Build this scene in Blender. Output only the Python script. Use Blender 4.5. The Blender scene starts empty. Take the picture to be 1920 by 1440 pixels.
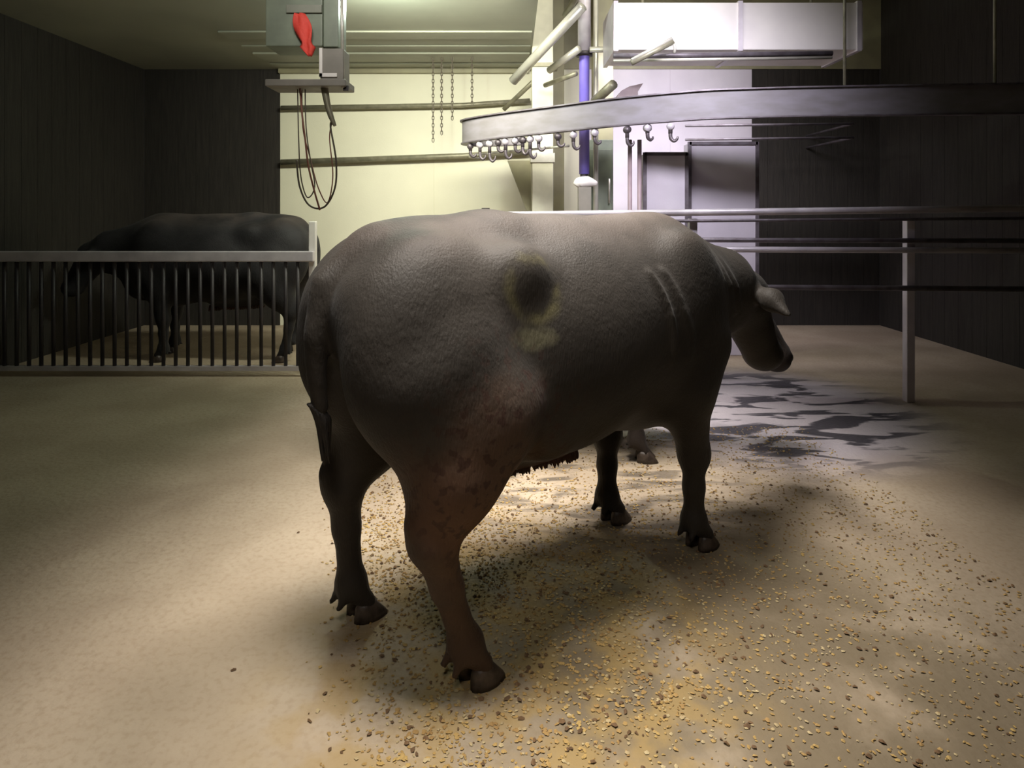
import bpy, bmesh, math, random
import numpy as np
from mathutils import Vector, Matrix, Quaternion
random.seed(7); np.random.seed(7)
S = bpy.context.scene
COL = S.collection
PI = math.pi

# ------------------------------------------------------------ camera, world, lights, exposure
cam = bpy.data.objects.new('camera', bpy.data.cameras.new('camera'))
COL.objects.link(cam); S.camera = cam
CAM_Z = 1.4
cam.location = (0, 0, CAM_Z); cam.rotation_euler = (PI/2, 0, 0)
cam.data.sensor_width = 36; cam.data.lens = 36*1200/1920
cam.data.shift_y = -320/1920
cam.data.clip_start = 0.05
S.view_settings.view_transform = 'Standard'
S.view_settings.look = 'None'
S.view_settings.exposure = 0.0
S.view_settings.gamma = 1.0
S.view_settings.use_curve_mapping = False
w = bpy.data.worlds.new('world'); S.world = w; w.use_nodes = True
w.node_tree.nodes['Background'].inputs[0].default_value = (0.75, 0.72, 0.75, 1)
w.node_tree.nodes['Background'].inputs[1].default_value = 0.02

def aim(o, target):
    d = Vector(target) - o.location
    o.rotation_euler = d.to_track_quat('-Z', 'Y').to_euler()
def area(name, loc, target, sx, sy, power, col, spread=120):
    l = bpy.data.lights.new(name, 'AREA'); l.shape = 'RECTANGLE'; l.size = sx; l.size_y = sy
    l.energy = power; l.color = col; l.spread = math.radians(spread)
    o = bpy.data.objects.new(name, l); COL.objects.link(o); o.location = loc; aim(o, target); return o
def spot(name, loc, target, ang, power, col, blend=.3, rad=.12):
    l = bpy.data.lights.new(name, 'SPOT'); l.spot_size = math.radians(ang); l.spot_blend = blend
    l.energy = power; l.color = col; l.shadow_soft_size = rad
    o = bpy.data.objects.new(name, l); COL.objects.link(o); o.location = loc; aim(o, target); return o
area('ceiling_light_over_cow', (0.30, 2.9, 3.12), (0.25, 2.9, 0), 1.3, 0.4, 50, (1.0, .94, .87), 76)
area('near_floor_fill', (-.30, 1.5, 3.12), (-.25, 1.65, 0), .8, 0.5, 17, (1.0, .94, .86), 60)  # added fill for the near floor, no fixture
spot('view_fill_spot', (-0.15, -0.5, 3.0), (-0.02, 3.0, .3), 40, 95, (1.0, .92, .82), .5, .3)  # added spot above the camera, lights the middle and leaves the sides dim
area('left_wall_fill', (-0.7, 5.0, 3.12), (-0.9, 8.0, 1.3), 1.6, .4, 82, (1.0, .97, .80), 120)  # added warm fill aimed at the left of the back wall
area('hoist_fill', (-0.9, 2.6, 3.1), (-1.15, 5.0, 2.5), .6, .3, 6, (1.0, .97, .90), 90)  # added fill so the hoist's front is not dark
area('right_bay_fill', (1.2, 3.7, 3.12), (1.35, 6.6, 1.5), 1.2, .3, 26, (.92, .88, 1.0), 90)  # added lilac fill to tint the right bay, no fixture
area('behind_duct_fill', (1.65, 6.35, 3.1), (1.7, 7.8, 1.6), 1.3, .25, 34, (.93, .88, 1.0), 140)  # unseen fill tucked behind the duct to brighten the wall
area('pen_fill', (0.3, 4.1, 3.12), (0.4, 4.3, 0), 1.8, .3, 32, (.98, .93, .92), 60)  # added fill to lift the pen area, no fixture
area('upper_bay_fill', (0.9, 4.9, 4.3), (.5, 7.6, 3.0), 1.0, .3, 30, (1.0, .97, .82), 150)  # added fill for the column top and upper wall, out of view
p_ = bpy.data.lights.new('dome_lamp_light', 'POINT'); p_.energy = 60; p_.color = (.86, 1.0, .86); p_.shadow_soft_size = .04
p_o = bpy.data.objects.new('dome_lamp_light', p_); COL.objects.link(p_o); p_o.location = (-.98, 4.95, 3.02)

# ------------------------------------------------------------ materials
def mat(name, col, rough=.6, metal=0, col2=None, scale=8, fac=(.35, .65), bump=0, bscale=60, detail=6, emit=None, stretch=(1,1,1), spec=.5):
    m = bpy.data.materials.new(name); m.use_nodes = True
    nt = m.node_tree; N = nt.nodes; L = nt.links; b = N['Principled BSDF']
    b.inputs['Base Color'].default_value = (*col, 1); b.inputs['Roughness'].default_value = rough
    b.inputs['Metallic'].default_value = metal; b.inputs['Specular IOR Level'].default_value = spec
    tc = N.new('ShaderNodeTexCoord'); mp = N.new('ShaderNodeMapping'); mp.inputs['Scale'].default_value = stretch
    L.new(tc.outputs['Object'], mp.inputs[0])
    c2 = col2 or tuple(c*.82 for c in col)
    n = N.new('ShaderNodeTexNoise'); n.inputs['Scale'].default_value = scale; n.inputs['Detail'].default_value = detail
    L.new(mp.outputs[0], n.inputs['Vector'])
    r = N.new('ShaderNodeValToRGB'); r.color_ramp.elements[0].position = fac[0]; r.color_ramp.elements[1].position = fac[1]
    r.color_ramp.elements[0].color = (*col, 1); r.color_ramp.elements[1].color = (*c2, 1)
    L.new(n.outputs[0], r.inputs[0]); L.new(r.outputs[0], b.inputs['Base Color'])
    if bump:
        n2 = N.new('ShaderNodeTexNoise'); n2.inputs['Scale'].default_value = bscale; n2.inputs['Detail'].default_value = 8
        L.new(mp.outputs[0], n2.inputs['Vector'])
        bp = N.new('ShaderNodeBump'); bp.inputs['Strength'].default_value = bump; bp.inputs['Distance'].default_value = .01
        L.new(n2.outputs[0], bp.inputs['Height']); L.new(bp.outputs[0], b.inputs['Normal'])
    if emit:
        b.inputs['Emission Color'].default_value = (*col, 1); b.inputs['Emission Strength'].default_value = emit
    return m

class NB:                                   # tiny node-building helper
    def __init__(s, m): s.nt = m.node_tree; s.N = s.nt.nodes; s.L = s.nt.links; s.b = s.N['Principled BSDF']
    def n(s, t, **k):
        x = s.N.new(t)
        for a, v in k.items(): setattr(x, a, v)
        return x
    def noise(s, vec, scale, detail=5, dist=0):
        x = s.n('ShaderNodeTexNoise'); x.inputs['Scale'].default_value = scale; x.inputs['Detail'].default_value = detail
        x.inputs['Distortion'].default_value = dist; s.L.new(vec, x.inputs['Vector']); return x.outputs[0]
    def ramp(s, f, a, b, ca=0., cb=1.):
        x = s.n('ShaderNodeMapRange'); s.L.new(f, x.inputs[0]); x.interpolation_type = 'SMOOTHSTEP'
        for i, v in zip((1, 2, 3, 4), (a, b, ca, cb)): x.inputs[i].default_value = v
        return x.outputs[0]
    def mul(s, a, b, op='MULTIPLY'):
        x = s.n('ShaderNodeMath', operation=op)
        for i, v in ((0, a), (1, b)):
            if isinstance(v, (int, float)): x.inputs[i].default_value = v
            else: s.L.new(v, x.inputs[i])
        return x.outputs[0]
    def mix(s, f, a, b):
        x = s.n('ShaderNodeMix', data_type='RGBA')
        if isinstance(f, (int, float)): x.inputs[0].default_value = f
        else: s.L.new(f, x.inputs[0])
        for i, v in ((6, a), (7, b)):
            if isinstance(v, tuple): x.inputs[i].default_value = (*v, 1)
            else: s.L.new(v, x.inputs[i])
        return x.outputs[2]
    def dist(s, vec, p, sc=(1, 1, 1)):      # distance from a point, axis-scaled
        a = s.n('ShaderNodeVectorMath', operation='SUBTRACT'); s.L.new(vec, a.inputs[0]); a.inputs[1].default_value = p
        c = s.n('ShaderNodeVectorMath', operation='MULTIPLY'); s.L.new(a.outputs[0], c.inputs[0]); c.inputs[1].default_value = sc
        d = s.n('ShaderNodeVectorMath', operation='LENGTH'); s.L.new(c.outputs[0], d.inputs[0]); return d.outputs['Value']

def coat_material(name, base, brown, dirt=1.0):
    m = bpy.data.materials.new(name); m.use_nodes = True; k = NB(m)
    v = k.n('ShaderNodeTexCoord').outputs['Object']
    mp = k.n('ShaderNodeMapping'); mp.inputs['Scale'].default_value = (1, 1, .25); k.L.new(v, mp.inputs[0])
    wv = k.noise(v, 5, 4)
    c = k.mix(k.ramp(k.noise(v, 3.2, 6), .35, .68), base, tuple(x*1.5+.004 for x in base))
    # red-brown hair towards stifle and lower leg
    f = k.ramp(k.mul(k.dist(v, (-.53, -.28, .60), (.95, .9, .85)), k.mul(wv, .3), 'ADD'), .22, .48, 1, 0)
    c = k.mix(k.mul(f, .85*dirt), c, brown)
    f = k.ramp(k.mul(k.dist(v, (-.52, -.25, .15), (1.0, 1, .5)), k.mul(wv, .2), 'ADD'), .18, .4, 1, 0)
    c = k.mix(k.mul(f, .35*dirt), c, brown)
    f = k.ramp(k.mul(k.dist(v, (-.1, 0, .5), (.55, 1, 1.3)), k.mul(wv, .15), 'ADD'), .12, .3, 1, 0)
    c = k.mix(k.mul(f, .8*dirt), c, tuple(x*.8 for x in (.085, .028, .014)))
    # dried manure ring and smear on the rump
    ring = k.mul(k.dist(v, (-.34, -.36, 1.17), (1, .3, 1)), k.mul(wv, .05), 'ADD')
    r = k.mul(k.ramp(ring, .09, .12), k.ramp(ring, .12, .155, 1, 0))
    r = k.mul(r, k.ramp(k.noise(v, 9, 3), .38, .6))
    c = k.mix(k.mul(r, .55*dirt), c, (.10, .088, .038))
    s = k.ramp(k.mul(k.dist(v, (-.36, -.38, 1.02), (.8, .3, 1.6)), k.mul(k.noise(v, 14, 3), .08), 'ADD'), .07, .12, 1, 0)
    c = k.mix(k.mul(s, .5*dirt), c, (.13, .12, .07))
    # mud specks low on thigh
    sp = k.mul(k.ramp(k.noise(v, 30, 2), .55, .62), k.ramp(k.dist(v, (-.48, -.28, .66), (1, .8, .8)), .15, .4, 1, 0))
    c = k.mix(k.mul(sp, .8*dirt), c, (.03, .012, .008))
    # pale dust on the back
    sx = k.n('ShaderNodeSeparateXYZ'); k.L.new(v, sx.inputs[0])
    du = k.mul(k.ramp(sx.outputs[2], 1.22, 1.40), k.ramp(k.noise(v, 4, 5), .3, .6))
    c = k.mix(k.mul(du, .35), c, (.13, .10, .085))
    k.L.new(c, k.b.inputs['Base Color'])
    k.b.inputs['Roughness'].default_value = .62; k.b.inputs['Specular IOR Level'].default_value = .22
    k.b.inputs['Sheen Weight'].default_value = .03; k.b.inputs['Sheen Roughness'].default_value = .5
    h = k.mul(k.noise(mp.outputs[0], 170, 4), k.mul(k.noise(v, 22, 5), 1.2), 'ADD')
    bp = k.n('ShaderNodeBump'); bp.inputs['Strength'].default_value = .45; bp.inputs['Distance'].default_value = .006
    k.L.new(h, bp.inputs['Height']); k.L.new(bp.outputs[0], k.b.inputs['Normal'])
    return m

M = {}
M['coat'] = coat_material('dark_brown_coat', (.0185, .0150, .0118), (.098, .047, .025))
M['coat_black'] = coat_material('black_coat', (.014, .013, .014), (.02, .015, .012), .1)
M['coat_far'] = coat_material('blackish_brown_coat', (.022, .016, .013), (.04, .018, .01), .3)
M['hair'] = mat('tail_hair', (.015, .011, .009), .7, bump=.8, bscale=200, stretch=(1, 1, .1))
M['belly_hair'] = mat('reddish_belly_hair', (.055, .018, .009), .8, col2=(.02, .008, .005), bump=.8, bscale=150, stretch=(1, 1, .2))
M['hoof'] = mat('hoof_horn', (.075, .055, .042), .5, col2=(.03, .02, .015), scale=30, bump=.3)
M['eye'] = mat('eye', (.006, .004, .003), .1)
M['nose'] = mat('nose_skin', (.012, .011, .012), .3, bump=.4)

# concrete floor
fl = bpy.data.materials.new('concrete_floor'); fl.use_nodes = True; k = NB(fl)
v = k.n('ShaderNodeTexCoord').outputs['Object']
mp = k.n('ShaderNodeMapping'); mp.inputs['Scale'].default_value = (.7, 2.2, 1); k.L.new(v, mp.inputs[0])
c = k.mix(k.ramp(k.noise(v, 1.7, 8), .35, .65), (.40, .325, .235), (.33, .262, .185))
c = k.mix(k.mul(k.ramp(k.noise(v, 45, 6), .45, .7), .35), c, (.25, .18, .11))
dirtz = k.mul(k.ramp(k.dist(v, (.75, 1.95, 0), (.9, .9, 1)), .45, 1.2, 1, 0), k.ramp(k.noise(v, 3, 6), .15, .55))
c = k.mix(k.mul(dirtz, .92), c, (.13, .10, .06))
yel = k.mul(k.ramp(k.dist(v, (.0, 2.0, 0), (.7, .5, 1)), .3, .62, 1, 0), k.ramp(k.noise(v, 7, 6), .4, .62))
c = k.mix(k.mul(yel, .6), c, (.30, .20, .065))
# pale patch at far right, rail shadows painted in as dark streaks
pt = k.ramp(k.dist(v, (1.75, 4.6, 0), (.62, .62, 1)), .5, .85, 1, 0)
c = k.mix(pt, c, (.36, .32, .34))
rail_shade = k.mul(pt, k.ramp(k.noise(mp.outputs[0], 3.0, 6, .6), .50, .56))
c = k.mix(k.mul(rail_shade, .93), c, (.035, .032, .04))
cow_shade_wet = k.mul(k.ramp(k.dist(v, (.45, 3.2, 0), (.8, 1, 1)), .3, .8, 1, 0), k.ramp(k.noise(mp.outputs[0], 4.2, 6, .5), .46, .6))  # wet floor and the cow's shadow, both put into the colour
c = k.mix(k.mul(cow_shade_wet, .8), c, (.075, .06, .045))
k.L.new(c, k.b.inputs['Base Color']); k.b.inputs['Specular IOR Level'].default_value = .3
k.L.new(k.ramp(rail_shade, 0, 1, .8, .45), k.b.inputs['Roughness'])
bp = k.n('ShaderNodeBump'); bp.inputs['Strength'].default_value = .5; bp.inputs['Distance'].default_value = .01
k.L.new(k.noise(v, 38, 8), bp.inputs['Height']); k.L.new(bp.outputs[0], k.b.inputs['Normal'])
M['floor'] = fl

M['cream'] = mat('cream_wall_panel', (.74, .72, .56), .6, col2=(.66, .64, .50), scale=1.6, fac=(.3, .75), bump=.1)
M['lilac'] = mat('pale_lilac_wall_panel', (.66, .61, .67), .6, col2=(.56, .52, .58), scale=1.6, bump=.1)
M['ceiling'] = mat('grey_green_ceiling', (.34, .345, .27), .55, col2=(.28, .285, .225), scale=1.2)
M['beam'] = mat('grey_ceiling_batten', (.22, .225, .18), .5)
M['dark_boards'] = mat('dark_timber_boards', (.018, .015, .012), .8, col2=(.03, .025, .02), scale=5, stretch=(6, 6, .5), bump=.4, bscale=20)
M['cream_paint'] = mat('cream_steel_paint', (.74, .72, .56), .45, col2=(.62, .6, .46), scale=6)
M['olive_paint'] = mat('olive_grey_paint', (.30, .28, .17), .5, col2=(.24, .22, .14), scale=5)
M['pipe'] = mat('weathered_pipe_metal', (.30, .28, .20), .45, .3, col2=(.2, .19, .13), scale=12)
M['bright_pipe'] = mat('bright_pipe_metal', (.62, .60, .52), .35, .4)
M['rail_white'] = mat('white_rail_paint', (.68, .63, .67), .35, .15, col2=(.5, .46, .5), scale=5)
M['rail_grey'] = mat('grey_galvanised_rail', (.20, .18, .20), .45, .4, col2=(.12, .1, .11), scale=10)
M['track'] = mat('grey_violet_track_steel', (.22, .205, .225), .55, 0, col2=(.18, .165, .17), scale=5, stretch=(1, 1, 3))
M['dark_steel'] = mat('dark_steel', (.045, .038, .04), .5, .3)
M['hook'] = mat('hook_steel', (.13, .11, .12), .45, .5)
M['blue'] = mat('violet_blue_pipe_paint', (.18, .14, .60), .4, col2=(.25, .2, .62), scale=4)
M['white'] = mat('white_duct_paint', (.82, .78, .74), .5, col2=(.74, .70, .68), scale=3)
M['green_grey'] = mat('green_grey_housing', (.20, .23, .17), .45, col2=(.15, .17, .13), scale=7)
M['grey_box'] = mat('grey_box_paint', (.24, .22, .19), .5)
M['red'] = mat('red_cloth', (.72, .06, .04), .7, bump=.3)
M['rust'] = mat('rusty_red_cable', (.30, .13, .09), .6)
M['cable'] = mat('brown_grey_cable', (.13, .11, .08), .6)
M['lamp'] = mat('lamp_diffuser', (.85, 1.0, .85), .5, emit=2.2)
M['pinkish'] = mat('pinkish_pipe', (.36, .27, .29), .5)
M['shav'] = mat('yellow_wood_shavings', (.40, .27, .09), .85, col2=(.27, .16, .055), scale=9)
M['shav_pale'] = mat('pale_straw', (.44, .35, .19), .85, col2=(.33, .25, .13), scale=9)
M['dung'] = mat('dark_dung_crumbs', (.10, .058, .028), .9, col2=(.16, .09, .04), scale=9)

# ------------------------------------------------------------ mesh helpers
def link(name, bm, m, parent=None, smooth=False):
    me = bpy.data.meshes.new(name)
    bmesh.ops.recalc_face_normals(bm, faces=bm.faces)
    bm.to_mesh(me); bm.free()
    if smooth:
        for p in me.polygons: p.use_smooth = True
    me.materials.append(m)
    o = bpy.data.objects.new(name, me); COL.objects.link(o)
    if parent: o.parent = parent
    return o
def tag(o, label, cat, group=None, kind=None):
    o['label'] = label
    if cat: o['category'] = cat
    if group: o['group'] = group
    if kind: o['kind'] = kind
    return o
def struct(o): o['kind'] = 'structure'; return o
def empty(name, loc, rz=0):
    o = bpy.data.objects.new(name, None); COL.objects.link(o); o.location = loc; o.rotation_euler = (0, 0, rz)
    o.empty_display_size = .1; return o
def box(bm, a, b, bev=0):
    c = [(x+y)/2 for x, y in zip(a, b)]; s = [abs(y-x) for x, y in zip(a, b)]
    r = bmesh.ops.create_cube(bm, size=1, matrix=Matrix.Translation(c) @ Matrix.Diagonal((*s, 1)))
    if bev:
        es = list({e for v_ in r['verts'] for e in v_.link_edges})
        bmesh.ops.bevel(bm, geom=es, offset=bev, segments=2, affect='EDGES', profile=.5)
    return bm
def B(*boxes, bev=0):
    bm = bmesh.new()
    for a, b in boxes: box(bm, a, b, bev)
    return bm
def tube(pts, r, seg=10, bm=None, smooth_n=0, cap=True):
    bm = bm or bmesh.new()
    P = [Vector(p) for p in pts]
    R = list(r) if hasattr(r, '__len__') else [r]*len(P)
    if smooth_n:                            # catmull-rom
        Q, RR = [], []
        for i in range(len(P)-1):
            p0, p1, p2, p3 = P[max(i-1, 0)], P[i], P[i+1], P[min(i+2, len(P)-1)]
            for j in range(smooth_n):
                t = j/smooth_n
                Q.append(.5*((2*p1)+(p2-p0)*t+(2*p0-5*p1+4*p2-p3)*t*t+(3*p1-p0-3*p2+p3)*t**3)); RR.append(R[i]*(1-t)+R[i+1]*t)
        Q.append(P[-1]); RR.append(R[-1]); P, R = Q, RR
    rings = []; up = None
    for i, p in enumerate(P):
        d = (P[min(i+1, len(P)-1)] - P[max(i-1, 0)]).normalized()
        if up is None: up = Vector((0, 0, 1)) if abs(d.z) < .9 else Vector((1, 0, 0))
        s = d.cross(up).normalized(); up = s.cross(d).normalized()
        rings.append([bm.verts.new(p + (s*math.cos(a)+up*math.sin(a))*R[i]) for a in [2*PI*j/seg for j in range(seg)]])
    for a, b in zip(rings, rings[1:]):
        for j in range(seg): bm.faces.new((a[j], a[(j+1) % seg], b[(j+1) % seg], b[j]))
    if cap:
        bm.faces.new(rings[0][::-1]); bm.faces.new(rings[-1])
    return bm
def at(px, py, Y): return ((px-960)/1200*Y, Y, CAM_Z-(py-400)/1200*Y)

# ------------------------------------------------------------ implicit-surface body builder
class Field:
    def __init__(s, lo, hi, h):
        s.lo = np.array(lo, float); s.h = h; s.n = np.ceil((np.array(hi)-s.lo)/h).astype(int)+1
        s.d = np.full(s.n, 1.0, np.float32)
        s.ax = [s.lo[i]+h*np.arange(s.n[i]) for i in range(3)]
    def _sub(s, lo, hi):
        a = np.clip(np.floor((np.array(lo)-s.lo)/s.h).astype(int), 0, s.n-1); b = np.clip(np.ceil((np.array(hi)-s.lo)/s.h).astype(int)+1, 1, s.n)
        sl = tuple(slice(a[i], b[i]) for i in range(3))
        X = s.ax[0][sl[0]][:, None, None]; Y = s.ax[1][sl[1]][None, :, None]; Z = s.ax[2][sl[2]][None, None, :]
        return sl, X, Y, Z
    def _smin(s, sl, v, k):
        a = s.d[sl]; h = np.maximum(k-np.abs(a-v), 0)/k
        s.d[sl] = np.minimum(a, v)-h*h*k*.25
    def cone(s, a, b, ra, rb, k=.06):
        a = np.array(a, float); b = np.array(b, float); m = max(ra, rb)+.16
        sl, X, Y, Z = s._sub(np.minimum(a, b)-m, np.maximum(a, b)+m)
        ab = b-a; t = ((X-a[0])*ab[0]+(Y-a[1])*ab[1]+(Z-a[2])*ab[2])/max((ab@ab), 1e-9); t = np.clip(t, 0, 1)
        v = np.sqrt((X-a[0]-t*ab[0])**2+(Y-a[1]-t*ab[1])**2+(Z-a[2]-t*ab[2])**2)-(ra+(rb-ra)*t)
        s._smin(sl, v, k)
    def chain(s, pts, rr, k):
        P = np.array(pts, float); m = max(rr)+.16
        sl, X, Y, Z = s._sub(P.min(0)-m, P.max(0)+m); v = None
        for a, b, ra, rb in zip(P, P[1:], rr, rr[1:]):
            ab = b-a; t = np.clip(((X-a[0])*ab[0]+(Y-a[1])*ab[1]+(Z-a[2])*ab[2])/(ab@ab), 0, 1)
            u = np.sqrt((X-a[0]-t*ab[0])**2+(Y-a[1]-t*ab[1])**2+(Z-a[2]-t*ab[2])**2)-(ra+(rb-ra)*t)
            v = u if v is None else np.minimum(v, u)
        s._smin(sl, v, k)
    def ell(s, c, r, k=.08, pitch=0, yaw=0):
        c = np.array(c, float); m = max(r)+.16
        sl, X, Y, Z = s._sub(c-m, c+m); X = X-c[0]; Y = Y-c[1]; Z = Z-c[2]
        if yaw: X, Y = X*math.cos(yaw)+Y*math.sin(yaw), -X*math.sin(yaw)+Y*math.cos(yaw)
        if pitch: X, Z = X*math.cos(pitch)+Z*math.sin(pitch), -X*math.sin(pitch)+Z*math.cos(pitch)
        k0 = np.sqrt((X/r[0])**2+(Y/r[1])**2+(Z/r[2])**2); k1 = np.sqrt((X/r[0]**2)**2+(Y/r[1]**2)**2+(Z/r[2]**2)**2)
        s._smin(sl, k0*(k0-1)/np.maximum(k1, 1e-6), k)
    def mesh(s, name, m, parent=None):
        d = s.d; n = s.n; ins = d < 0
        corners = [(i, j, k_) for i in (0, 1) for j in (0, 1) for k_ in (0, 1)]
        def cs(c, arr): return arr[c[0]:n[0]-1+c[0], c[1]:n[1]-1+c[1], c[2]:n[2]-1+c[2]]
        cnt = sum(cs(c, ins).astype(np.int8) for c in corners)
        act = (cnt > 0) & (cnt < 8); idx = np.argwhere(act)
        vid = np.full(act.shape, -1, np.int64); vid[act] = np.arange(len(idx))
        acc = np.zeros((len(idx), 3)); num = np.zeros(len(idx))
        for c in corners:
            for ax in range(3):
                if c[ax]: continue
                e = list(c); e[ax] = 1
                ia = idx+np.array(c); ib = idx+np.array(e)
                da = d[ia[:, 0], ia[:, 1], ia[:, 2]]; db = d[ib[:, 0], ib[:, 1], ib[:, 2]]
                x = (da < 0) != (db < 0); t = np.where(x, da/np.where(x, da-db, 1), 0)
                p = np.tile(np.array(c, float), (len(idx), 1)); p[:, ax] += t
                acc[x] += p[x]; num[x] += 1
        V = s.lo+(idx+acc/num[:, None])*s.h
        F = []
        for ax in range(3):
            u, w_ = [(1, 2), (2, 0), (0, 1)][ax]
            A = [slice(None)]*3; Bq = [slice(None)]*3; A[ax] = slice(0, n[ax]-1); Bq[ax] = slice(1, n[ax])
            x = ins[tuple(A)] != ins[tuple(Bq)]; e = np.argwhere(x)
            e = e[(e[:, u] > 0) & (e[:, w_] > 0) & (e[:, u] < n[u]-1) & (e[:, w_] < n[w_]-1)]
            flip = ins[e[:, 0], e[:, 1], e[:, 2]]
            q = []
            for du, dw in ((-1, -1), (0, -1), (0, 0), (-1, 0)):
                g = e.copy(); g[:, u] += du; g[:, w_] += dw; q.append(vid[g[:, 0], g[:, 1], g[:, 2]])
            q = np.stack(q, 1); q[~flip] = q[~flip][:, ::-1]; F.append(q)
        F = np.concatenate(F); F = F[(F >= 0).all(1)]
        me = bpy.data.meshes.new(name); me.from_pydata(V.tolist(), [], F.tolist()); me.update()
        me.polygons.foreach_set('use_smooth', [True]*len(me.polygons)); me.materials.append(m)
        o = bpy.data.objects.new(name, me); COL.objects.link(o)
        if parent: o.parent = parent
        return o

def claw_bm(x, y, z=0, s=1.0, yaw=0):
    """one claw of a cloven hoof: sloping front wall, flat sole, pointed toe"""
    bm = bmesh.new(); rings = []
    for zz, x0, x1, hw in ((0, -.048, .075, .030), (.018, -.048, .066, .030), (.045, -.044, .042, .027), (.068, -.034, .022, .020)):
        ring = []
        for a in range(14):
            t = 2*PI*a/14; cx = (x0+x1)/2; rx = (x1-x0)/2
            px = cx+rx*math.cos(t); py = hw*math.sin(t)*(1-.35*max(0, math.cos(t)))
            px, py = px*math.cos(yaw)-py*math.sin(yaw), px*math.sin(yaw)+py*math.cos(yaw)
            ring.append(bm.verts.new((x+px*s, y+py*s, z+zz*s)))
        rings.append(ring)
    for a, b in zip(rings, rings[1:]):
        for j in range(14): bm.faces.new((a[j], a[(j+1) % 14], b[(j+1) % 14], b[j]))
    bm.faces.new(rings[0][::-1]); bm.faces.new(rings[-1]); return bm

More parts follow.
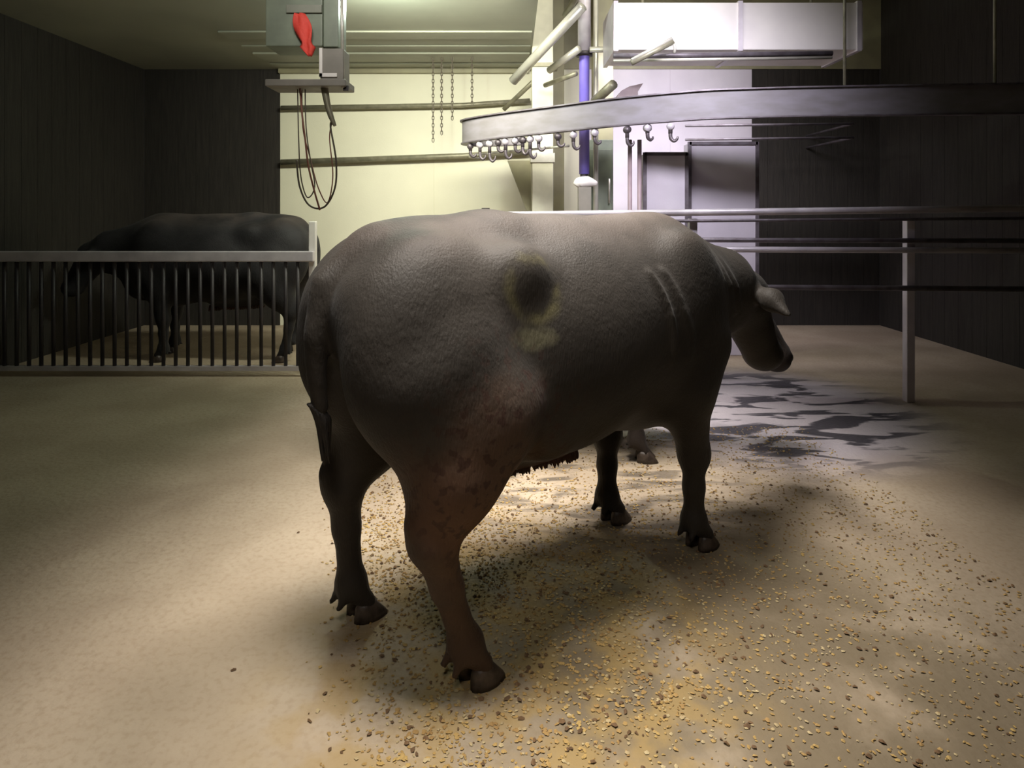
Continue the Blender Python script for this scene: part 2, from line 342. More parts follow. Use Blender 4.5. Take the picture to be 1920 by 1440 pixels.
def make_cow(name, loc, heading, coat, h, hind, fore, head_drop=0.0, tail=True, scale=1.0, folds=True):
    """hind / fore: {side(+1 left,-1 right): (foot_x, foot_y, fore-aft offset of hock or knee)}"""
    root = empty(name, loc, heading); root.scale = (scale,)*3
    f = Field((-1.14, -.5, -.02), (1.72, .5, 1.52), h)
    # trunk
    f.ell((0.0, 0, .965), (.74, .385, .405), .1)
    f.ell((-.10, 0, .86), (.52, .37, .335), .1)
    f.ell((.48, 0, .92), (.44, .325, .425), .12)
    f.ell((-.54, 0, 1.09), (.34, .30, .275), .12)
    f.cone((-.70, 0, 1.265), (-.3, 0, 1.28), .09, .095, .12)
    f.cone((-.3, 0, 1.28), (.56, 0, 1.265), .095, .095, .12)
    f.ell((.54, 0, 1.19), (.26, .13, .17), .12)
    for s_ in (1, -1):
        f.ell((-.36, s_*.25, 1.215), (.10, .07, .08), .1)          # hook bone
        f.ell((-.81, s_*.11, 1.14), (.06, .055, .07), .08)        # pin bone
        f.ell((-.63, s_*.175, 1.0), (.265, .175, .34), .07)           # rump and round
        f.ell((-.56, s_*.23, .86), (.22, .14, .24), .08, pitch=.25); f.ell((-.50, s_*.25, .80), (.17, .12, .19), .08)
        fx, fy, off = hind[s_]
        st = (-.50, s_*.25, .80); hk = (fx-.10+off, s_*(abs(fy)+.005), .47); ft = (fx-.045, fy, .125)
        f.cone((-.6, s_*.2, .95), st, .17, .145, .08)
        md = tuple(a*.5+b*.5 for a, b in zip(st, hk))
        f.cone(st, (md[0]-.01, md[1], md[2]), .16, .132, .07)
        f.cone((-.70, s_*.2, .9), (md[0]-.02, md[1], md[2]), .13, .09, .08)
        f.cone((md[0]-.01, md[1], md[2]), hk, .132, .074, .05)
        f.cone((hk[0]-.045, hk[1], hk[2]+.05), hk, .03, .045, .04)  # point of hock
        f.cone((md[0]-.08, md[1], md[2]), (hk[0]-.045, hk[1], hk[2]+.05), .04, .028, .04)
        f.cone(hk, (hk[0]*.6+ft[0]*.4, hk[1], .32), .066, .046, .03)
        f.cone((hk[0]*.6+ft[0]*.4, hk[1], .32), ft, .043, .043, .03)
        f.ell(ft, (.055, .052, .055), .03)
        for q in (1, -1):
            f.cone((ft[0], ft[1]+q*.018, ft[2]-.01), (fx+.0, fy+q*.030, .062), .036, .030, .02)
            f.cone((ft[0]-.03, ft[1]+q*.025, ft[2]-.02), (ft[0]-.058, ft[1]+q*.03, ft[2]-.055), .016, .012, .015)
        # fore
        f.ell((.50, s_*.215, 1.0), (.20, .12, .33), .09, pitch=-.2)
        f.cone((.62, s_*.2, .86), (.52, s_*.225, .70), .14, .115, .08)
        fx, fy, off = fore[s_]
        kn = (fx-.045+off, fy, .40); ft = (fx-.045, fy, .125)
        f.cone((.52, s_*.22, .74), kn, .115, .06, .07)
        f.ell(kn, (.062, .058, .075), .04)
        f.cone(kn, ((kn[0]+ft[0])/2, fy, .26), .052, .042, .03)
        f.cone(((kn[0]+ft[0])/2, fy, .26), ft, .042, .042, .03)
        f.ell(ft, (.053, .052, .052), .03)
        for q in (1, -1):
            f.cone((ft[0], ft[1]+q*.018, ft[2]-.01), (fx, fy+q*.030, .062), .036, .031, .02)
            f.cone((ft[0]-.03, ft[1]+q*.025, ft[2]-.02), (ft[0]-.058, ft[1]+q*.03, ft[2]-.055), .016, .012, .015)
        # flank fold
        f.cone((-.42, s_*.29, .86), (-.22, s_*.24, .68), .05, .06, .1)
    # brisket, neck, head
    hd = head_drop
    f.ell((.80, 0, .76), (.17, .12, .20), .1)
    f.cone((.60, 0, 1.08), (1.08, 0, 1.03-hd), .25, .165, .12)
    f.cone((.62, 0, 1.24), (1.10, 0, 1.13-hd), .10, .08, .1)
    f.cone((.78, 0, .86), (1.12, 0, .90-hd), .12, .08, .1)         # dewlap
    f.cone((1.10, 0, 1.05-hd), (1.24, 0, .98-hd), .15, .125, .08)
    f.ell((1.26, 0, .99-hd), (.14, .12, .13), .07)
    f.cone((1.28, 0, .97-hd), (1.46, 0, .70-hd), .125, .088, .05)
    f.ell((1.475, 0, .665-hd), (.085, .105, .085), .04)
    f.cone((1.24, 0, .90-hd), (1.40, 0, .68-hd), .075, .05, .05)
    for s_ in (1, -1):
        f.ell((1.32, s_*.095, .985-hd), (.05, .035, .045), .03)     # brow
        f.cone((1.19, s_*.11, 1.03-hd), (1.15, s_*.24, 1.0-hd), .032, .050, .03)   # ear
        f.cone((1.15, s_*.24, 1.0-hd), (1.11, s_*.34, .95-hd), .050, .014, .03)
    # sheath
    f.cone((-.36, 0, .575), (.02, 0, .54), .085, .065, .09)
    if folds:                                # loose skin folds behind the shoulder and on the neck
        for s_ in (-1,):
            for x0, tw in ((.245, 0), (.33, .02)):
                pts = [(x0-.03, s_*(.318-(x0-.2)*.12), 1.19), (x0, s_*(.352-(x0-.2)*.14), 1.11), (x0+.02, s_*(.372-(x0-.2)*.14), 1.03), (x0+.035+tw, s_*(.377-(x0-.2)*.16), .95), (x0+.035+tw, s_*(.374-(x0-.2)*.18), .86)]
                f.chain(pts, [.004, .008, .010, .010, .004], .03)
            for x0 in (.74, .84, .93):
                pts = [(x0-.06, s_*(.185-(x0-.74)*.2), 1.25-(x0-.74)*.35), (x0, s_*(.245-(x0-.74)*.25), 1.11-(x0-.74)*.2), (x0+.05, s_*(.225-(x0-.74)*.25), .96)]
                f.chain(pts, [.010, .014, .010], .035)
            for zc in (.98, 1.07, 1.15):      # ribs, barely standing out
                pass
    # tail
    tl = [(-.76, 0, 1.285), (-.875, 0, 1.19), (-.905, 0, 1.04), (-.90, .01, .92), (-.885, .015, .82)]
    f.chain(tl, [.05, .045, .036, .030, .024], .03)
    body = f.mesh('body', coat, root)
    sm = body.modifiers.new('smooth', 'SMOOTH'); sm.factor = .5; sm.iterations = 3
    for s_ in (1, -1):
        for (fx, fy, _) in (hind[s_], fore[s_]):
            for q in (1, -1):
                link('hoof', claw_bm(fx, fy+q*.034, 0, 1.0, q*.07), M['hoof'], root, True)
    # tail switch: a tapering bundle of hair strands
    bm = bmesh.new()
    for i in range(50):
        a = random.uniform(0, 2*PI); r0 = random.uniform(0, .010); r1 = random.uniform(.003, .017); z1 = random.uniform(.50, .62)
        tube([(-.915+r0*math.cos(a), .015+r0*math.sin(a), .84), (-.88+r1*math.cos(a), .015+r1*math.sin(a), .79), (-.865+r1*.8*math.cos(a+.4), .02+r1*.8*math.sin(a+.4), z1+.14)], [.004, .010, .001], 5, bm, 4)
    link('tail_switch', bm, M['hair'], root, True)
    # sheath hair tuft
    bm = bmesh.new()
    for i in range(420):
        x = random.uniform(-.40, .10); y = random.uniform(-.06, .06); l = random.uniform(.0, .014)
        z0 = .53-.05*(x+.36)
        tube([(x, y, z0), (x+.01, y*1.1, z0-.03), (x+.02, y*1.0, z0-.045-l)], [.014, .009, .002], 5, bm, 2)
    o = link('belly_hair', bm, M['belly_hair'], root, True); o['label'] = 'reddish brown hair fringe under the belly'
    for s_ in (1, -1):
        bm = bmesh.new(); bmesh.ops.create_uvsphere(bm, u_segments=14, v_segments=10, radius=.022, matrix=Matrix.Translation((1.335, s_*.128, .965-hd)))
        link('eye', bm, M['eye'], root, True)
    bm = bmesh.new(); bmesh.ops.create_uvsphere(bm, u_segments=18, v_segments=12, radius=1, matrix=Matrix.Translation((1.515, 0, .675-hd)) @ Matrix.Diagonal((.055, .075, .05, 1)))
    link('nose', bm, M['nose'], root, True)
    return root

# ------------------------------------------------------------ the room
ROOM = dict(x0=-4.6, x1=4.6, y0=-1.2, y1=8.0, z=3.2)
R_ = ROOM
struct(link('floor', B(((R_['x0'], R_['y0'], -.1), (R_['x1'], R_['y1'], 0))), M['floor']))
struct(link('ceiling', B(((R_['x0'], R_['y0'], R_['z']), (.22, R_['y1'], R_['z']+.1))), M['ceiling']))
struct(link('ceiling_upper', B(((.12, R_['y0'], 4.4), (R_['x1'], R_['y1'], 4.5))), M['ceiling']))
struct(link('wall_soffit', B(((.14, R_['y0'], 3.3), (.22, R_['y1'], 4.4))), M['olive_paint']))
struct(link('wall_back_upper', B(((.22, 7.98, 3.2), (4.6, 8.1, 4.4))), M['olive_paint']))
struct(link('wall_right_upper', B(((4.6, R_['y0'], 3.2), (4.7, 8.0, 4.4))), M['dark_boards']))
struct(link('wall_front_upper', B(((.22, -1.3, 3.2), (4.6, -1.2, 4.4))), M['dark_boards']))
def panel_wall(name, x0, x1, m, pitch):
    bm = bmesh.new(); n = max(1, round((x1-x0)/pitch)); p = (x1-x0)/n
    for i in range(n): box(bm, (x0+i*p+.0015, 8.0, 0), (x0+(i+1)*p-.0015, 8.06, R_['z']), .002)
    box(bm, (x0, 8.006, 0), (x1, 8.12, R_['z']))
    return struct(link(name, bm, m))
panel_wall('wall_back', -2.9, .95, M['cream'], 1.9)
panel_wall('wall_back_right', .95, 3.0, M['lilac'], .9)
panel_wall('wall_back_far_left', -4.6, -2.9, M['dark_boards'], .2)
panel_wall('wall_back_far_right', 3.0, 4.6, M['dark_boards'], .2)
def side_wall(name, x0, x1):
    bm = bmesh.new(); y = R_['y0']; 
    while y < 8.0: box(bm, (x0, y+.004, 0), (x1, min(y+.2, 8.0), R_['z'])); y += .2
    box(bm, (x0-.05 if x0 < 0 else x1, R_['y0'], 0), (x0 if x0 < 0 else x1+.05, 8.0, R_['z']))
    return struct(link(name, bm, M['dark_boards']))
side_wall('wall_left', -4.66, -4.6); side_wall('wall_right', 4.6, 4.66)
struct(link('wall_front', B(((-4.6, -1.3, 0), (4.6, -1.2, 3.2))), M['dark_boards']))
# ceiling battens seen over the cream wall
for i, (y, hh, dz) in enumerate(((6.3, .25, .018), (6.85, .12, .012), (7.15, .3, .02), (7.65, .12, .012))):
    struct(link('trim_%d' % (i+1), B(((-2.9, y, 3.2-dz), (.2, y+hh, 3.2)), bev=.004), M['ceiling']))
struct(link('trim_5', B(((-2.9, 7.93, 3.14), (.20, 8.0, 3.2)), bev=.004), M['olive_paint']))

# ------------------------------------------------------------ cattle
HX, HY, HEAD = .14, 2.43, math.radians(37.8)
cow = make_cow('cow', (HX, HY, 0), HEAD, M['coat'], .0115,
    {-1: (-.50, -.25, -.06), 1: (-.64, .25, .03)}, {-1: (.68, -.19, 0), 1: (.56, .19, .0)})
tag(cow, 'large dark brown cow seen from its right rear, reddish thigh and yellow smear on rump', 'cow')
c3 = make_cow('cow', (.10, 3.85, 0), math.radians(-2), M['coat_far'], .02,
    {-1: (-.55, -.22, 0), 1: (-.68, .22, 0)}, {-1: (.66, -.2, .0), 1: (.52, .2, .02)}, .12, scale=.995, folds=False)
tag(c3, 'dark cow hidden behind the large cow, only a hoof and a strip of back showing', 'cow')
c2 = make_cow('cow', (-2.82, 6.25, 0), math.radians(180), M['coat_black'], .02,
    {-1: (-.55, -.22, 0), 1: (-.64, .22, 0)}, {-1: (.62, -.2, 0), 1: (.52, .2, 0)}, 0, scale=1.0, folds=False)
tag(c2, 'black cow standing in the pen behind the white rail at the far left', 'cow')

# ------------------------------------------------------------ steelwork
def pipe(name, pts, r, m, label, cat='pipe', group=None, sn=0, seg=10):
    return tag(link(name, tube(pts, r, seg, smooth_n=sn), m, None, True), label, cat, group)
pipe('wall_pipe', [(-2.85, 7.9, 2.70), (-.6, 7.9, 2.735), (.22, 7.9, 2.79)], .03, M['pipe'], 'upper of two long horizontal pipes along the cream wall')
pipe('wall_pipe', [(-2.85, 7.9, 2.03), (-.6, 7.9, 2.11), (.22, 7.9, 2.16)], .035, M['pipe'], 'lower of two long horizontal pipes along the cream wall')
# cream column with strap
t = empty('column', (.33, 7.0, 0)); tag(t, 'cream square steel column rising from behind the cow to the ceiling', 'column')
link('post', B(((-.115, -.1, 0), (.115, .1, 4.4)), bev=.01), M['cream_paint'], t)
link('clamp', B(((-.14, -.13, 2.98), (.17, .13, 3.02))), M['pipe'], t)
link('clamp', B(((-.13, -.12, 1.95), (.13, .12, 2.05))), M['bright_pipe'], t)
# wedge brace
bm = bmesh.new()
a = [bm.verts.new(p) for p in ((-.05, 7.02, 1.98), (.21, 7.02, 1.98), (.21, 7.02, 1.30))]; b = [bm.verts.new((v_.co.x, 7.12, v_.co.z)) for v_ in a]
bm.faces.new(a); bm.faces.new(b[::-1])
for i in range(3): bm.faces.new((a[i], a[(i+1) % 3], b[(i+1) % 3], b[i]))
tag(link('brace_plate', bm, M['olive_paint']), 'dark triangular brace plate on the left of the cream column', 'bracket')
# olive columns and grey cabinet
def col_box(name, px0, px1, py0, Y, m, label, cat, d=.15, z0=0):
    X0 = (px0-960)/1200*Y; X1 = (px1-960)/1200*Y; Z1 = min(4.4, CAM_Z+(400-py0)/1200*Y)
    return tag(link(name, B(((X0, Y, z0), (X1, Y+d, Z1)), bev=.006), m), label, cat)
col_box('column', 1112, 1150, -200, 6.9, M['olive_paint'], 'olive grey square column just right of the blue pipe', 'column')
col_box('column', 1036, 1058, -200, 7.5, M['olive_paint'], 'narrow olive column between the cream column and the blue pipe', 'column')
t = empty('tall_cabinet', (.90, 6.5, 0)); tag(t, 'tall grey green cabinet standing behind the hanging rail', 'cabinet')
link('body', B(((-.13, 0, 0), (.13, .3, 2.15)), bev=.01), M['green_grey'], t)
link('door', B(((-.11, -.02, .1), (.11, 0, 2.05)), bev=.005), M['green_grey'], t)
link('handle', tube([(.08, -.05, 1.5), (.08, -.05, 1.75)], .01), M['bright_pipe'], t, True)
# blue pipe
t = empty('blue_pipe', (.70, 6.2, 0)); tag(t, 'violet blue vertical pipe coming down beside the cream column', 'pipe')
link('tube', tube([(0, 0, 4.4), (0, 0, 1.78)], .05, 14), M['blue'], t, True)
link('upper_sleeve', tube([(0, 0, 4.4), (0, 0, 2.96)], .062, 14), M['rail_white'], t, True)
link('collar', tube([(0, 0, 2.96), (0, 0, 2.92)], .08, 14), M['dark_steel'], t, True)
link('nozzle', tube([(0, 0, 1.80), (-.01, 0, 1.72)], [.04, .03], 12), M['dark_steel'], t, True)
pipe('vertical_pipe', [(.825, 6.3, 4.4), (.825, 6.3, 0)], .025, M['bright_pipe'], 'thin pale vertical pipe touching the right of the blue pipe')
t = empty('cross_bar', (.66, 6.1, 2.93)); tag(t, 'short pale horizontal bar reaching right from the blue pipe', 'bar')
link('bar', tube([(.08, 0, .03), (.42, 0, .03)], .028), M['bright_pipe'], t, True)
link('bracket', B(((.40, -.04, -.03), (.46, .04, .09))), M['olive_paint'], t)
t = empty('white_tank', (.67, 6.1, 1.62)); tag(t, 'small white rounded tank below the end of the blue pipe', 'tank')
bm = tube([(-.06, 0, .04), (-.03, 0, .07), (.05, 0, .08), (.14, 0, .06)], [.03, .055, .055, .02], 14, smooth_n=4)
link('shell', bm, M['white'], t, True)
link('stand', B(((-.04, -.04, -1.62), (.08, .04, .03))), M['grey_box'], t)
# diagonal pipes rising to the right
def dpipe(p0, p1, Ya, Yb, r, m, label):
    pipe('diagonal_pipe', [at(*p0, Ya), at(*p1, Yb)], r, m, label)
dpipe((962, 152), (1092, 12), 6.3, 5.6, .048, M['bright_pipe'], 'thick bright diagonal pipe crossing the cream column high up')
dpipe((1030, 132), (1085, 92), 6.4, 6.0, .036, M['bright_pipe'], 'short pale diagonal pipe between the columns')
dpipe((945, 205), (1022, 132), 7.6, 7.2, .028, M['pipe'], 'lower dull diagonal pipe behind the cream column')
dpipe((1022, 160), (1080, 138), 6.7, 6.2, .025, M['pipe'], 'thin olive diagonal pipe left of the blue pipe')
dpipe((1060, 28), (1096, -30), 5.9, 5.4, .03, M['pipe'], 'dull diagonal pipe near the top of the blue pipe')
dpipe((1115, 190), (1150, 158), 6.0, 5.7, .045, M['pipe'], 'stubby olive diagonal pipe just above the hanging rail')
# white duct box
X0 = (1152-960)/1200*5.4
t = empty('air_duct', (X0, 5.4, 2.78)); tag(t, 'big white rectangular air duct hung below the ceiling at right', 'duct')
link('duct_body', B(((0, 0, 0), (2.1, .6, .40)), bev=.008), M['white'], t)
for x in (.3, 1.8): link('hanger_rod', tube([(x, .3, .4), (x, .3, 1.62)], .012), M['pipe'], t, True)
for x in (.0, 1.05, 2.05): link('flange', B(((x-.008, -.015, -.012), (x+.03, .615, .41))), M['rail_white'], t)
pipe('duct_rail', [at(1150, 104, 5.3), at(1250, 104, 5.3), at(1560, 100, 5.3)], .022, M['rail_grey'], 'dark pipe running right under the white air duct')
pipe('duct_rail', [at(1150, 114, 5.25), at(1560, 108, 5.25)], .012, M['bright_pipe'], 'thin bright pipe just below the dark pipe under the duct')
t = empty('lever_arm', at(1262, 78, 5.1)); tag(t, 'slanting dark lever with a bright edge in front of the white duct', 'lever')
p0 = Vector(at(1262, 78, 5.1)); p1 = Vector(at(1184, 118, 5.1))-p0
link('arm', tube([(0, 0, 0), p1], .024), M['pipe'], t, True)
link('bright_edge', tube([(-.01, -.01, .022), p1+Vector((0, -.01, .022))], .014), M['bright_pipe'], t, True)
link('handle', tube([(0, 0, 0), (.015, 0, -.05), (.01, 0, -.09)], .012), M['bright_pipe'], t, True)
# hood behind the rail
bm = bmesh.new()
prof = [(1150, 190), (1165, 170), (1180, 162), (1206, 156), (1196, 172), (1198, 192)]
a = [bm.verts.new(at(*p, 5.75)) for p in prof]; b = [bm.verts.new(v_.co+Vector((0, .25, 0))) for v_ in a]
bm.faces.new(a); bm.faces.new(b[::-1])
for i in range(len(a)): bm.faces.new((a[i], a[(i+1) % len(a)], b[(i+1) % len(a)], b[i]))
tag(link('motor_hood', bm, M['pinkish']), 'brownish hooked motor hood sitting on top of the hanging rail', 'hood')
# lilac cabinets on the right
def frame_panel(name, px0, px1, py0, py1, Y, m, label, cat, d=.2):
    a_ = at(px0, py1, Y); b_ = at(px1, py0, Y)
    o = empty(name, (a_[0], Y, 0)); tag(o, label, cat)
    W = b_[0]-a_[0]
    link('panel', B(((0, 0, 0), (W, d, b_[2])), bev=.006), m, o)
    link('edge_frame', B(((-.015, -.02, 0), (.02, 0, b_[2]+.01)), ((W-.02, -.02, 0), (W+.01, 0, b_[2]+.01)), ((0, -.02, b_[2]-.02), (W, 0, b_[2]+.012))), M['rail_grey'], o)
    return o
frame_panel('machine_cabinet', 1208, 1288, 288, 400, 6.0, M['lilac'], 'pale lilac machine cabinet with dark frame below the hanging rail', 'cabinet')
frame_panel('machine_cabinet', 1292, 1420, 268, 400, 6.3, M['lilac'], 'taller lilac grey machine cabinet at the right behind the pen rail', 'cabinet')
for px, lab in ((1181, 'left of two pinkish upright pipes below the hanging rail'), (1199, 'right of two pinkish upright pipes below the hanging rail')):
    pipe('upright_pipe', [at(px, 262, 5.9), (at(px, 262, 5.9)[0], 5.9, 0)], .02, M['pinkish'], lab)
for j, (py, lab) in enumerate(((236, 'upper of two thin grey pipes on the wall at right'), (262, 'lower of two thin grey pipes on the wall at right'))):
    pipe('thin_pipe', [at(1285, py, 6.9), at(1600, py-4, 6.9), (at(1600, py-4, 6.9)[0], 7.99, at(1600, py-4, 6.9)[2])], .014, M['rail_grey'], lab)

# curved hanging rail (a U of steel band with a top flange) and its hooks
path = []
for p in ((4.3, 5.02), (3.2, 5.10), (2.2, 5.20), (1.5, 5.34), (.9, 5.56), (.35, 5.88), (-.05, 6.12), (-.32, 6.32), (-.46, 6.48), (-.49, 6.62), (-.42, 6.76), (-.22, 6.84), (.1, 6.8)):
    path.append(Vector((p[0], p[1], 0)))
def crom(P, n):
    Q = []
    for i in range(len(P)-1):
        p0, p1, p2, p3 = P[max(i-1, 0)], P[i], P[i+1], P[min(i+2, len(P)-1)]
        for j in range(n):
            t_ = j/n; Q.append(.5*((2*p1)+(p2-p0)*t_+(2*p0-5*p1+4*p2-p3)*t_*t_+(3*p1-p0-3*p2+p3)*t_**3))
    return Q+[P[-1]]
cp = crom(path, 8)
def rise(x): return -.07*max(0, min(1, (1.6-x)/2.0))
def sweep(section, z):
    bm = bmesh.new(); rings = []
    for i, p in enumerate(cp):
        d = (cp[min(i+1, len(cp)-1)]-cp[max(i-1, 0)]).normalized(); nrm = Vector((d.y, -d.x, 0))
        zz = z+rise(p.x)
        rings.append([bm.verts.new(p+nrm*s_[0]+Vector((0, 0, zz+s_[1]))) for s_ in section])
    n = len(section)
    for a, b in zip(rings, rings[1:]):
        for j in range(n): bm.faces.new((a[j], a[(j+1) % n], b[(j+1) % n], b[j]))
    bm.faces.new(rings[0][::-1]); bm.faces.new(rings[-1]); return bm
ZR = 2.19
t = empty('hanging_rail', (0, 0, 0)); tag(t, 'long grey overhead hanging rail bending back on itself at its left end', 'rail')
link('band', sweep([(-.02, 0), (.02, 0), (.02, .22), (-.02, .22)], ZR), M['track'], t)
link('top_flange', sweep([(-.045, 0), (.045, 0), (.045, .012), (-.045, .012)], ZR+.22), M['rail_grey'], t)
link('bottom_flange', sweep([(-.035, 0), (.035, 0), (.035, .012), (-.035, .012)], ZR-.012), M['rail_grey'], t)
gb = [cp[i]+Vector((.05, .09, ZR-.13+rise(cp[i].x))) for i in range(38, 84)]
link('guide_bar', tube(gb, .011, 8), M['bright_pipe'], t, True)
for i in (4, 12):
    link('hanger_rod', tube([cp[i]+Vector((0, 0, ZR+.23)), cp[i]+Vector((0, 0, 4.4))], .012), M['pipe'], t, True)
def path_at_px(px):
    for a_, b_ in zip(cp, cp[1:]):
        xa = 960+1200*a_.x/a_.y; xb = 960+1200*b_.x/b_.y
        if xb <= px <= xa and xa != xb:
            return a_.lerp(b_, (xa-px)/(xa-xb))
    return cp[40]
hook_px = [(882, 26, 'hook'), (900, 34, 'hook'), (918, 40, 'hook'), (934, 24, 'hook'), (948, 38, 'hook'), (966, 28, 'hook'), (980, 34, 'hook'), (994, 42, 'hook'), (1010, 30, 'hook'), (1046, 26, 'hook'), (1075, 34, 'hook'), (1115, 28, 'hook'), (1176, 38, 'hook'), (1214, 30, 'hook'), (1257, 36, 'hook')]
ordn = 'first second third fourth fifth sixth seventh eighth ninth tenth eleventh twelfth thirteenth fourteenth fifteenth'.split()
for i, (px, ln, _) in enumerate(hook_px):
    p = path_at_px(px); L_ = ln/1200*p.y
    o = empty('meat_hook', (p.x, p.y, ZR-.012+rise(p.x)), random.uniform(-.6, .6))
    tag(o, 'steel hook hanging from the overhead rail, %s from its left end' % ordn[i], 'hook', 'hooks on the hanging rail')
    link('roller', tube([(0, -.022, -.036), (0, .022, -.036)], .032, 12), M['rail_white'] if i % 3 else M['hook'], o, True)
    link('shank', tube([(0, 0, -.02), (0, 0, -L_*.6)], .018, 8), M['hook'], o, True)
    link('hook_bend', tube([(0, 0, -L_*.6), (.004, 0, -L_*.85), (.03, 0, -L_), (.055, 0, -L_*.9), (.06, 0, -L_*.75)], [.016, .016, .014, .011, .005], 8, smooth_n=4), M['hook'], o, True)
# thin chains in front of the wall
for i, (px, y0, y1) in enumerate(((812, 196, 262), (828, 130, 250), (848, 130, 218), (885, 130, 190))):
    a_ = at(px, y1, 7.3); bm = bmesh.new(); z = 3.19; kx = 0
    while z > a_[2]:
        pts = [(a_[0]+.012*math.cos(q)*(1-kx), 7.3+.012*math.cos(q)*kx, z-.03+.028*math.sin(q)) for q in [2*PI*j/8 for j in range(9)]]
        tube(pts, .005, 5, bm, cap=False); z -= .042; kx = 1-kx
    tag(link('chain', bm, M['cable'], None, True), ['leftmost of the four thin chains hanging against the cream wall', 'long chain hanging second from left against the cream wall', 'chain hanging third from left against the cream wall', 'short rightmost chain hanging against the cream wall'][i], 'chain', 'chains against the cream wall')
# ceiling lamps
t = empty('ceiling_lamp', (-.98, 5.05, 3.2)); tag(t, 'glowing pale green ceiling lamp at the top of the view', 'lamp')
link('housing', tube([(-.3, 0, -.01), (.3, 0, -.01)], .03), M['beam'], t, True)
link('diffuser', tube([(-.28, -.0, -.04), (.28, -.0, -.04)], .03, 14), M['lamp'], t, True)
t = empty('indicator_lamp', at(890, 42, 6.5)); tag(t, 'tiny bright bulb hanging near the ceiling battens', 'lamp')
bm = bmesh.new(); bmesh.ops.create_uvsphere(bm, u_segments=12, v_segments=8, radius=.022); link('bulb', bm, M['lamp'], t, True)
link('socket', tube([(0, 0, .015), (0, 0, 3.2-at(890, 42, 6.5)[2])], .012), M['pipe'], t, True)

# hoist at upper left
HYd = 4.0
t = empty('hoist', (-1.2, HYd, 2.2)); tag(t, 'grey green hoist unit hanging at the upper left with a box below', 'hoist')
def loc(px, py, dy=0): a_ = Vector(at(px, py, HYd)); return a_-Vector((-1.2, HYd, 2.2))+Vector((0, dy, 0))
def lbox(px0, py0, px1, py1, d0, d1, bev=.006):
    a_ = loc(px0, py1); b_ = loc(px1, py0); return B(((a_.x, d0, a_.z), (b_.x, d1, b_.z)), bev=bev)
link('housing', lbox(500, -70, 606, 88, -.02, .22), M['green_grey'], t)
link('side_panel', lbox(606, -70, 634, 88, 0, .2), M['green_grey'], t)
link('cover_strip', lbox(540, 12, 606, 27, -.035, -.02, .002), M['beam'], t)
link('support_pole', tube([loc(640, -78), loc(643, 165)], .010), M['bright_pipe'], t, True)
bx = link('control_box', lbox(602, 92, 645, 152, -.02, .14), M['grey_box'], t)
link('frame_edge', lbox(601, 92, 607, 146, -.03, -.02, .001), M['white'], bx); link('frame_edge', lbox(601, 139, 634, 146, -.03, -.02, .001), M['white'], bx)
link('base_plate', lbox(500, 150, 650, 163, -.03, .2), M['grey_box'], t)
link('plug', lbox(643, 160, 653, 170, 0, .03, .002), M['dark_steel'], t)
link('load_hose', tube([loc(604, 160, .05), loc(609, 190, .05), loc(616, 215, .05), loc(624, 234, .05)], [.024, .020, .018, .010], smooth_n=4), M['pipe'], t, True)
t = empty('red_cloth', Vector(at(570, 30, HYd))+Vector((0, -.05, 0))); tag(t, 'bright red cloth strip hanging on the front of the hoist', 'cloth')
bm = bmesh.new(); g = []
for i in range(15):
    w0 = .030+.028*math.sin(PI*min(1, i/9)) if i < 11 else .045-(i-11)*.012
    cx = -.01+.0045*i
    g.append([bm.verts.new((cx+w0*u, -.012*math.sin(u*5+i*.5)-.004, -.019*i)) for u in (-1, -.6, -.2, .2, .6, 1)])
for a_, b_ in zip(g, g[1:]):
    for j in range(5): bm.faces.new((a_[j], a_[j+1], b_[j+1], b_[j]))
o = link('fabric', bm, M['red'], t, True); md = o.modifiers.new('thick', 'SOLIDIFY'); md.thickness = .004
def cable(pl, r, m, label):
    return tag(link('hoist_cable', tube([at(px, py, HYd+dy) for px, py, dy in pl], r, 8, smooth_n=8), m, None, True), label, 'cable', 'cables under the hoist')
cable([(562, 162, .05), (566, 210, .05), (572, 260, .05), (578, 310, .05), (590, 360, .05), (600, 394, .05)], .006, M['rust'], 'reddish cable hanging from the left end of the hoist')
cable([(556, 300, .1), (562, 350, .1), (580, 385, .1), (608, 388, .1), (628, 352, .1), (630, 300, .1), (620, 240, .1), (622, 228, .1)], .006, M['cable'], 'brown cable looping up to the hoist hose, widest loop')
cable([(566, 162, .12), (568, 240, .12), (580, 290, .12), (596, 350, .12), (614, 380, .12), (624, 330, .12), (618, 260, .12), (622, 232, .12)], .004, M['rust'], 'thin reddish cable in the middle of the loops below the hoist')
cable([(558, 162, .08), (560, 260, .08), (564, 330, .08), (576, 370, .08), (590, 350, .08), (582, 300, .08), (574, 240, .08), (572, 162, .08)], .004, M['cable'], 'thin brown cable forming the leftmost narrow loop')

# pens
def fence(name, label, xs, y, rails, posts, zt):
    o = empty(name, (xs[0], y, 0)); tag(o, label, 'fence')
    for z, r, m in rails: link('rail', tube([(0, 0, z), (xs[1]-xs[0], rails_slope, z)], r, 12), m, o, True)
    for x in posts: link('post', B(((x-.03, .02, 0), (x+.03, .08, zt)), bev=.005), M['rail_grey'], o)
    return o
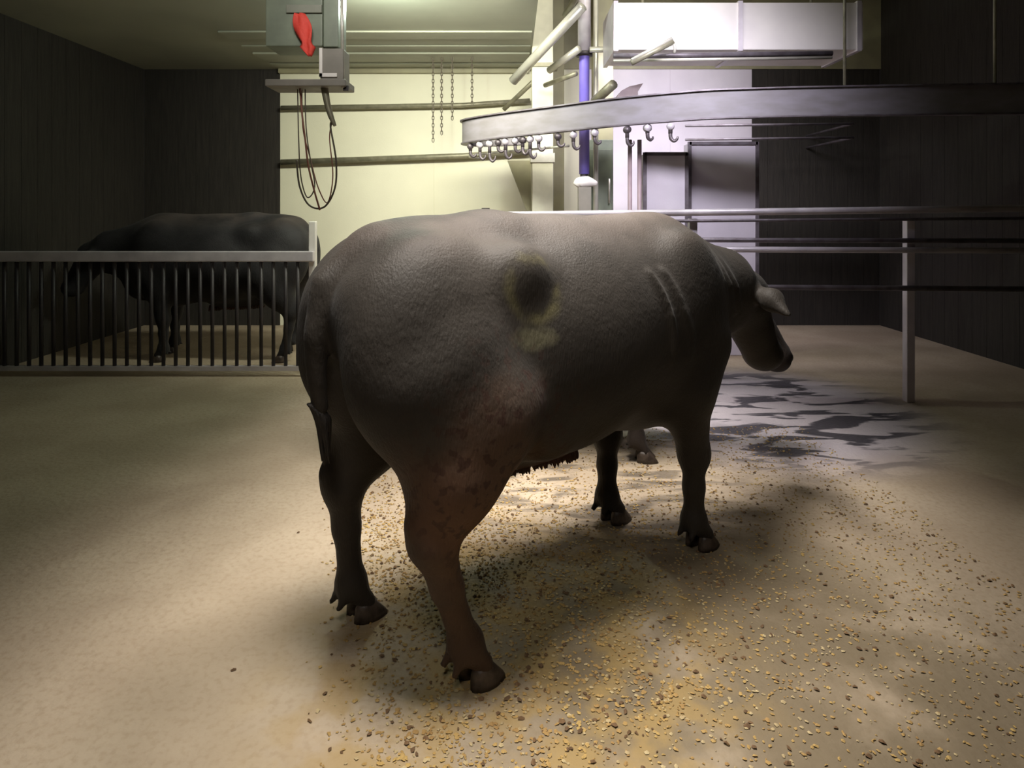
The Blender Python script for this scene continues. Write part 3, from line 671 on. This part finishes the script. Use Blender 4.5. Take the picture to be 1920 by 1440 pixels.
# right pen: white top rail at eye level
t = empty('pen_fence', (-.25, 4.9, 0)); tag(t, 'pen fence of white and grey horizontal rails behind the cow at right', 'fence')
zs = [(1.385, .026, 'rail_white', .03), (1.33, .012, 'rail_grey', .02), (1.20, .018, 'rail_grey', 0), (1.13, .022, 'rail_white', 0), (.85, .02, 'rail_grey', 0)]
for z, r, m, rise in zs: link('rail', tube([(0, 0, z), (4.7, -.3, z+rise*2)], r, 12), M[m], t, True)
for x in (.05, 1.62, 3.2): link('post', B(((x-.03, -.1*x/1.6+.03, 0), (x+.03, -.1*x/1.6+.09, 1.36)), bev=.005), M['rail_white'], t)
link('latch', B(((.02, -.06, 1.39), (.08, -.02, 1.44))), M['dark_steel'], t)
# left pen
t = empty('pen_fence', (-1.70, 5.5, 0)); tag(t, 'pen fence at the far left with white beam over dark upright bars', 'fence')
link('top_beam', B(((-2.8, -.03, .985), (.0, .03, 1.075)), bev=.008), M['rail_white'], t)
link('post', B(((-.06, .035, 0), (.0, .09, 1.33)), bev=.006), M['white'], t)
link('kick_board', B(((-2.8, -.02, .05), (-.06, .02, .09))), M['rail_white'], t)
for i in range(26): link('bar', tube([(-.14-i*.105, 0, .07), (-.14-i*.105, 0, 1.0)], .016, 8), M['dark_steel'], t, True)

# ------------------------------------------------------------ litter on the floor (uncountable)
def litter(name, m, n, smin, smax, label, dens, flat=.35, excl=True):
    bm = bmesh.new(); k_ = 0
    while k_ < n:
        y = random.uniform(1.3, 4.2)**1.0; x = random.uniform(-.95, 1.9)*min(1, y/2.2+.2)
        if random.random() > dens(x, y): continue
        s_ = random.uniform(smin, smax); a_ = random.uniform(0, 2*PI); e = random.uniform(.4, 1)
        vs = []
        for q in range(5):
            t_ = 2*PI*q/5+random.uniform(-.3, .3); u, v_ = s_*math.cos(t_), s_*e*math.sin(t_)
            vs.append(bm.verts.new((x+u*math.cos(a_)-v_*math.sin(a_), y+u*math.sin(a_)+v_*math.cos(a_), .001+random.uniform(0, s_*flat))))
        top = bm.verts.new((x, y, s_*flat*1.4+.002))
        for q in range(5): bm.faces.new((vs[q], vs[(q+1) % 5], top))
        bm.faces.new(vs[::-1]); k_ += 1
    o = link(name, bm, m); o['kind'] = 'stuff'; tag(o, label, 'litter'); return o
def clump(x, y, cx, cy, r): return math.exp(-(((x-cx)**2+(y-cy)**2)/(r*r)))
def d_y(x, y):
    e = 1/(1+math.exp(-(x+.262*y)*28))
    return min(1, e*(.22+.8*clump(x, y, -.12, 1.6, .35)+.7*clump(x, y, -.35, 2.7, .5)+.8*clump(x, y, .42, 1.85, .09)+.5*clump(x, y, .2, 2.3, .3)+.25*clump(x, y, .3, 2.5, .9)))
litter('wood_shavings', M['shav'], 9000, .003, .009, 'scattered yellow wood shavings on the floor around the hooves', d_y)
litter('pale_straw_bits', M['shav_pale'], 4500, .002, .008, 'scattered pale straw bits on the concrete floor', d_y)
litter('dung_crumbs', M['dung'], 1400, .003, .011, 'small dark crumbs of dung sprinkled over the floor', lambda x, y: min(1, d_y(x, y)+.06), .5)
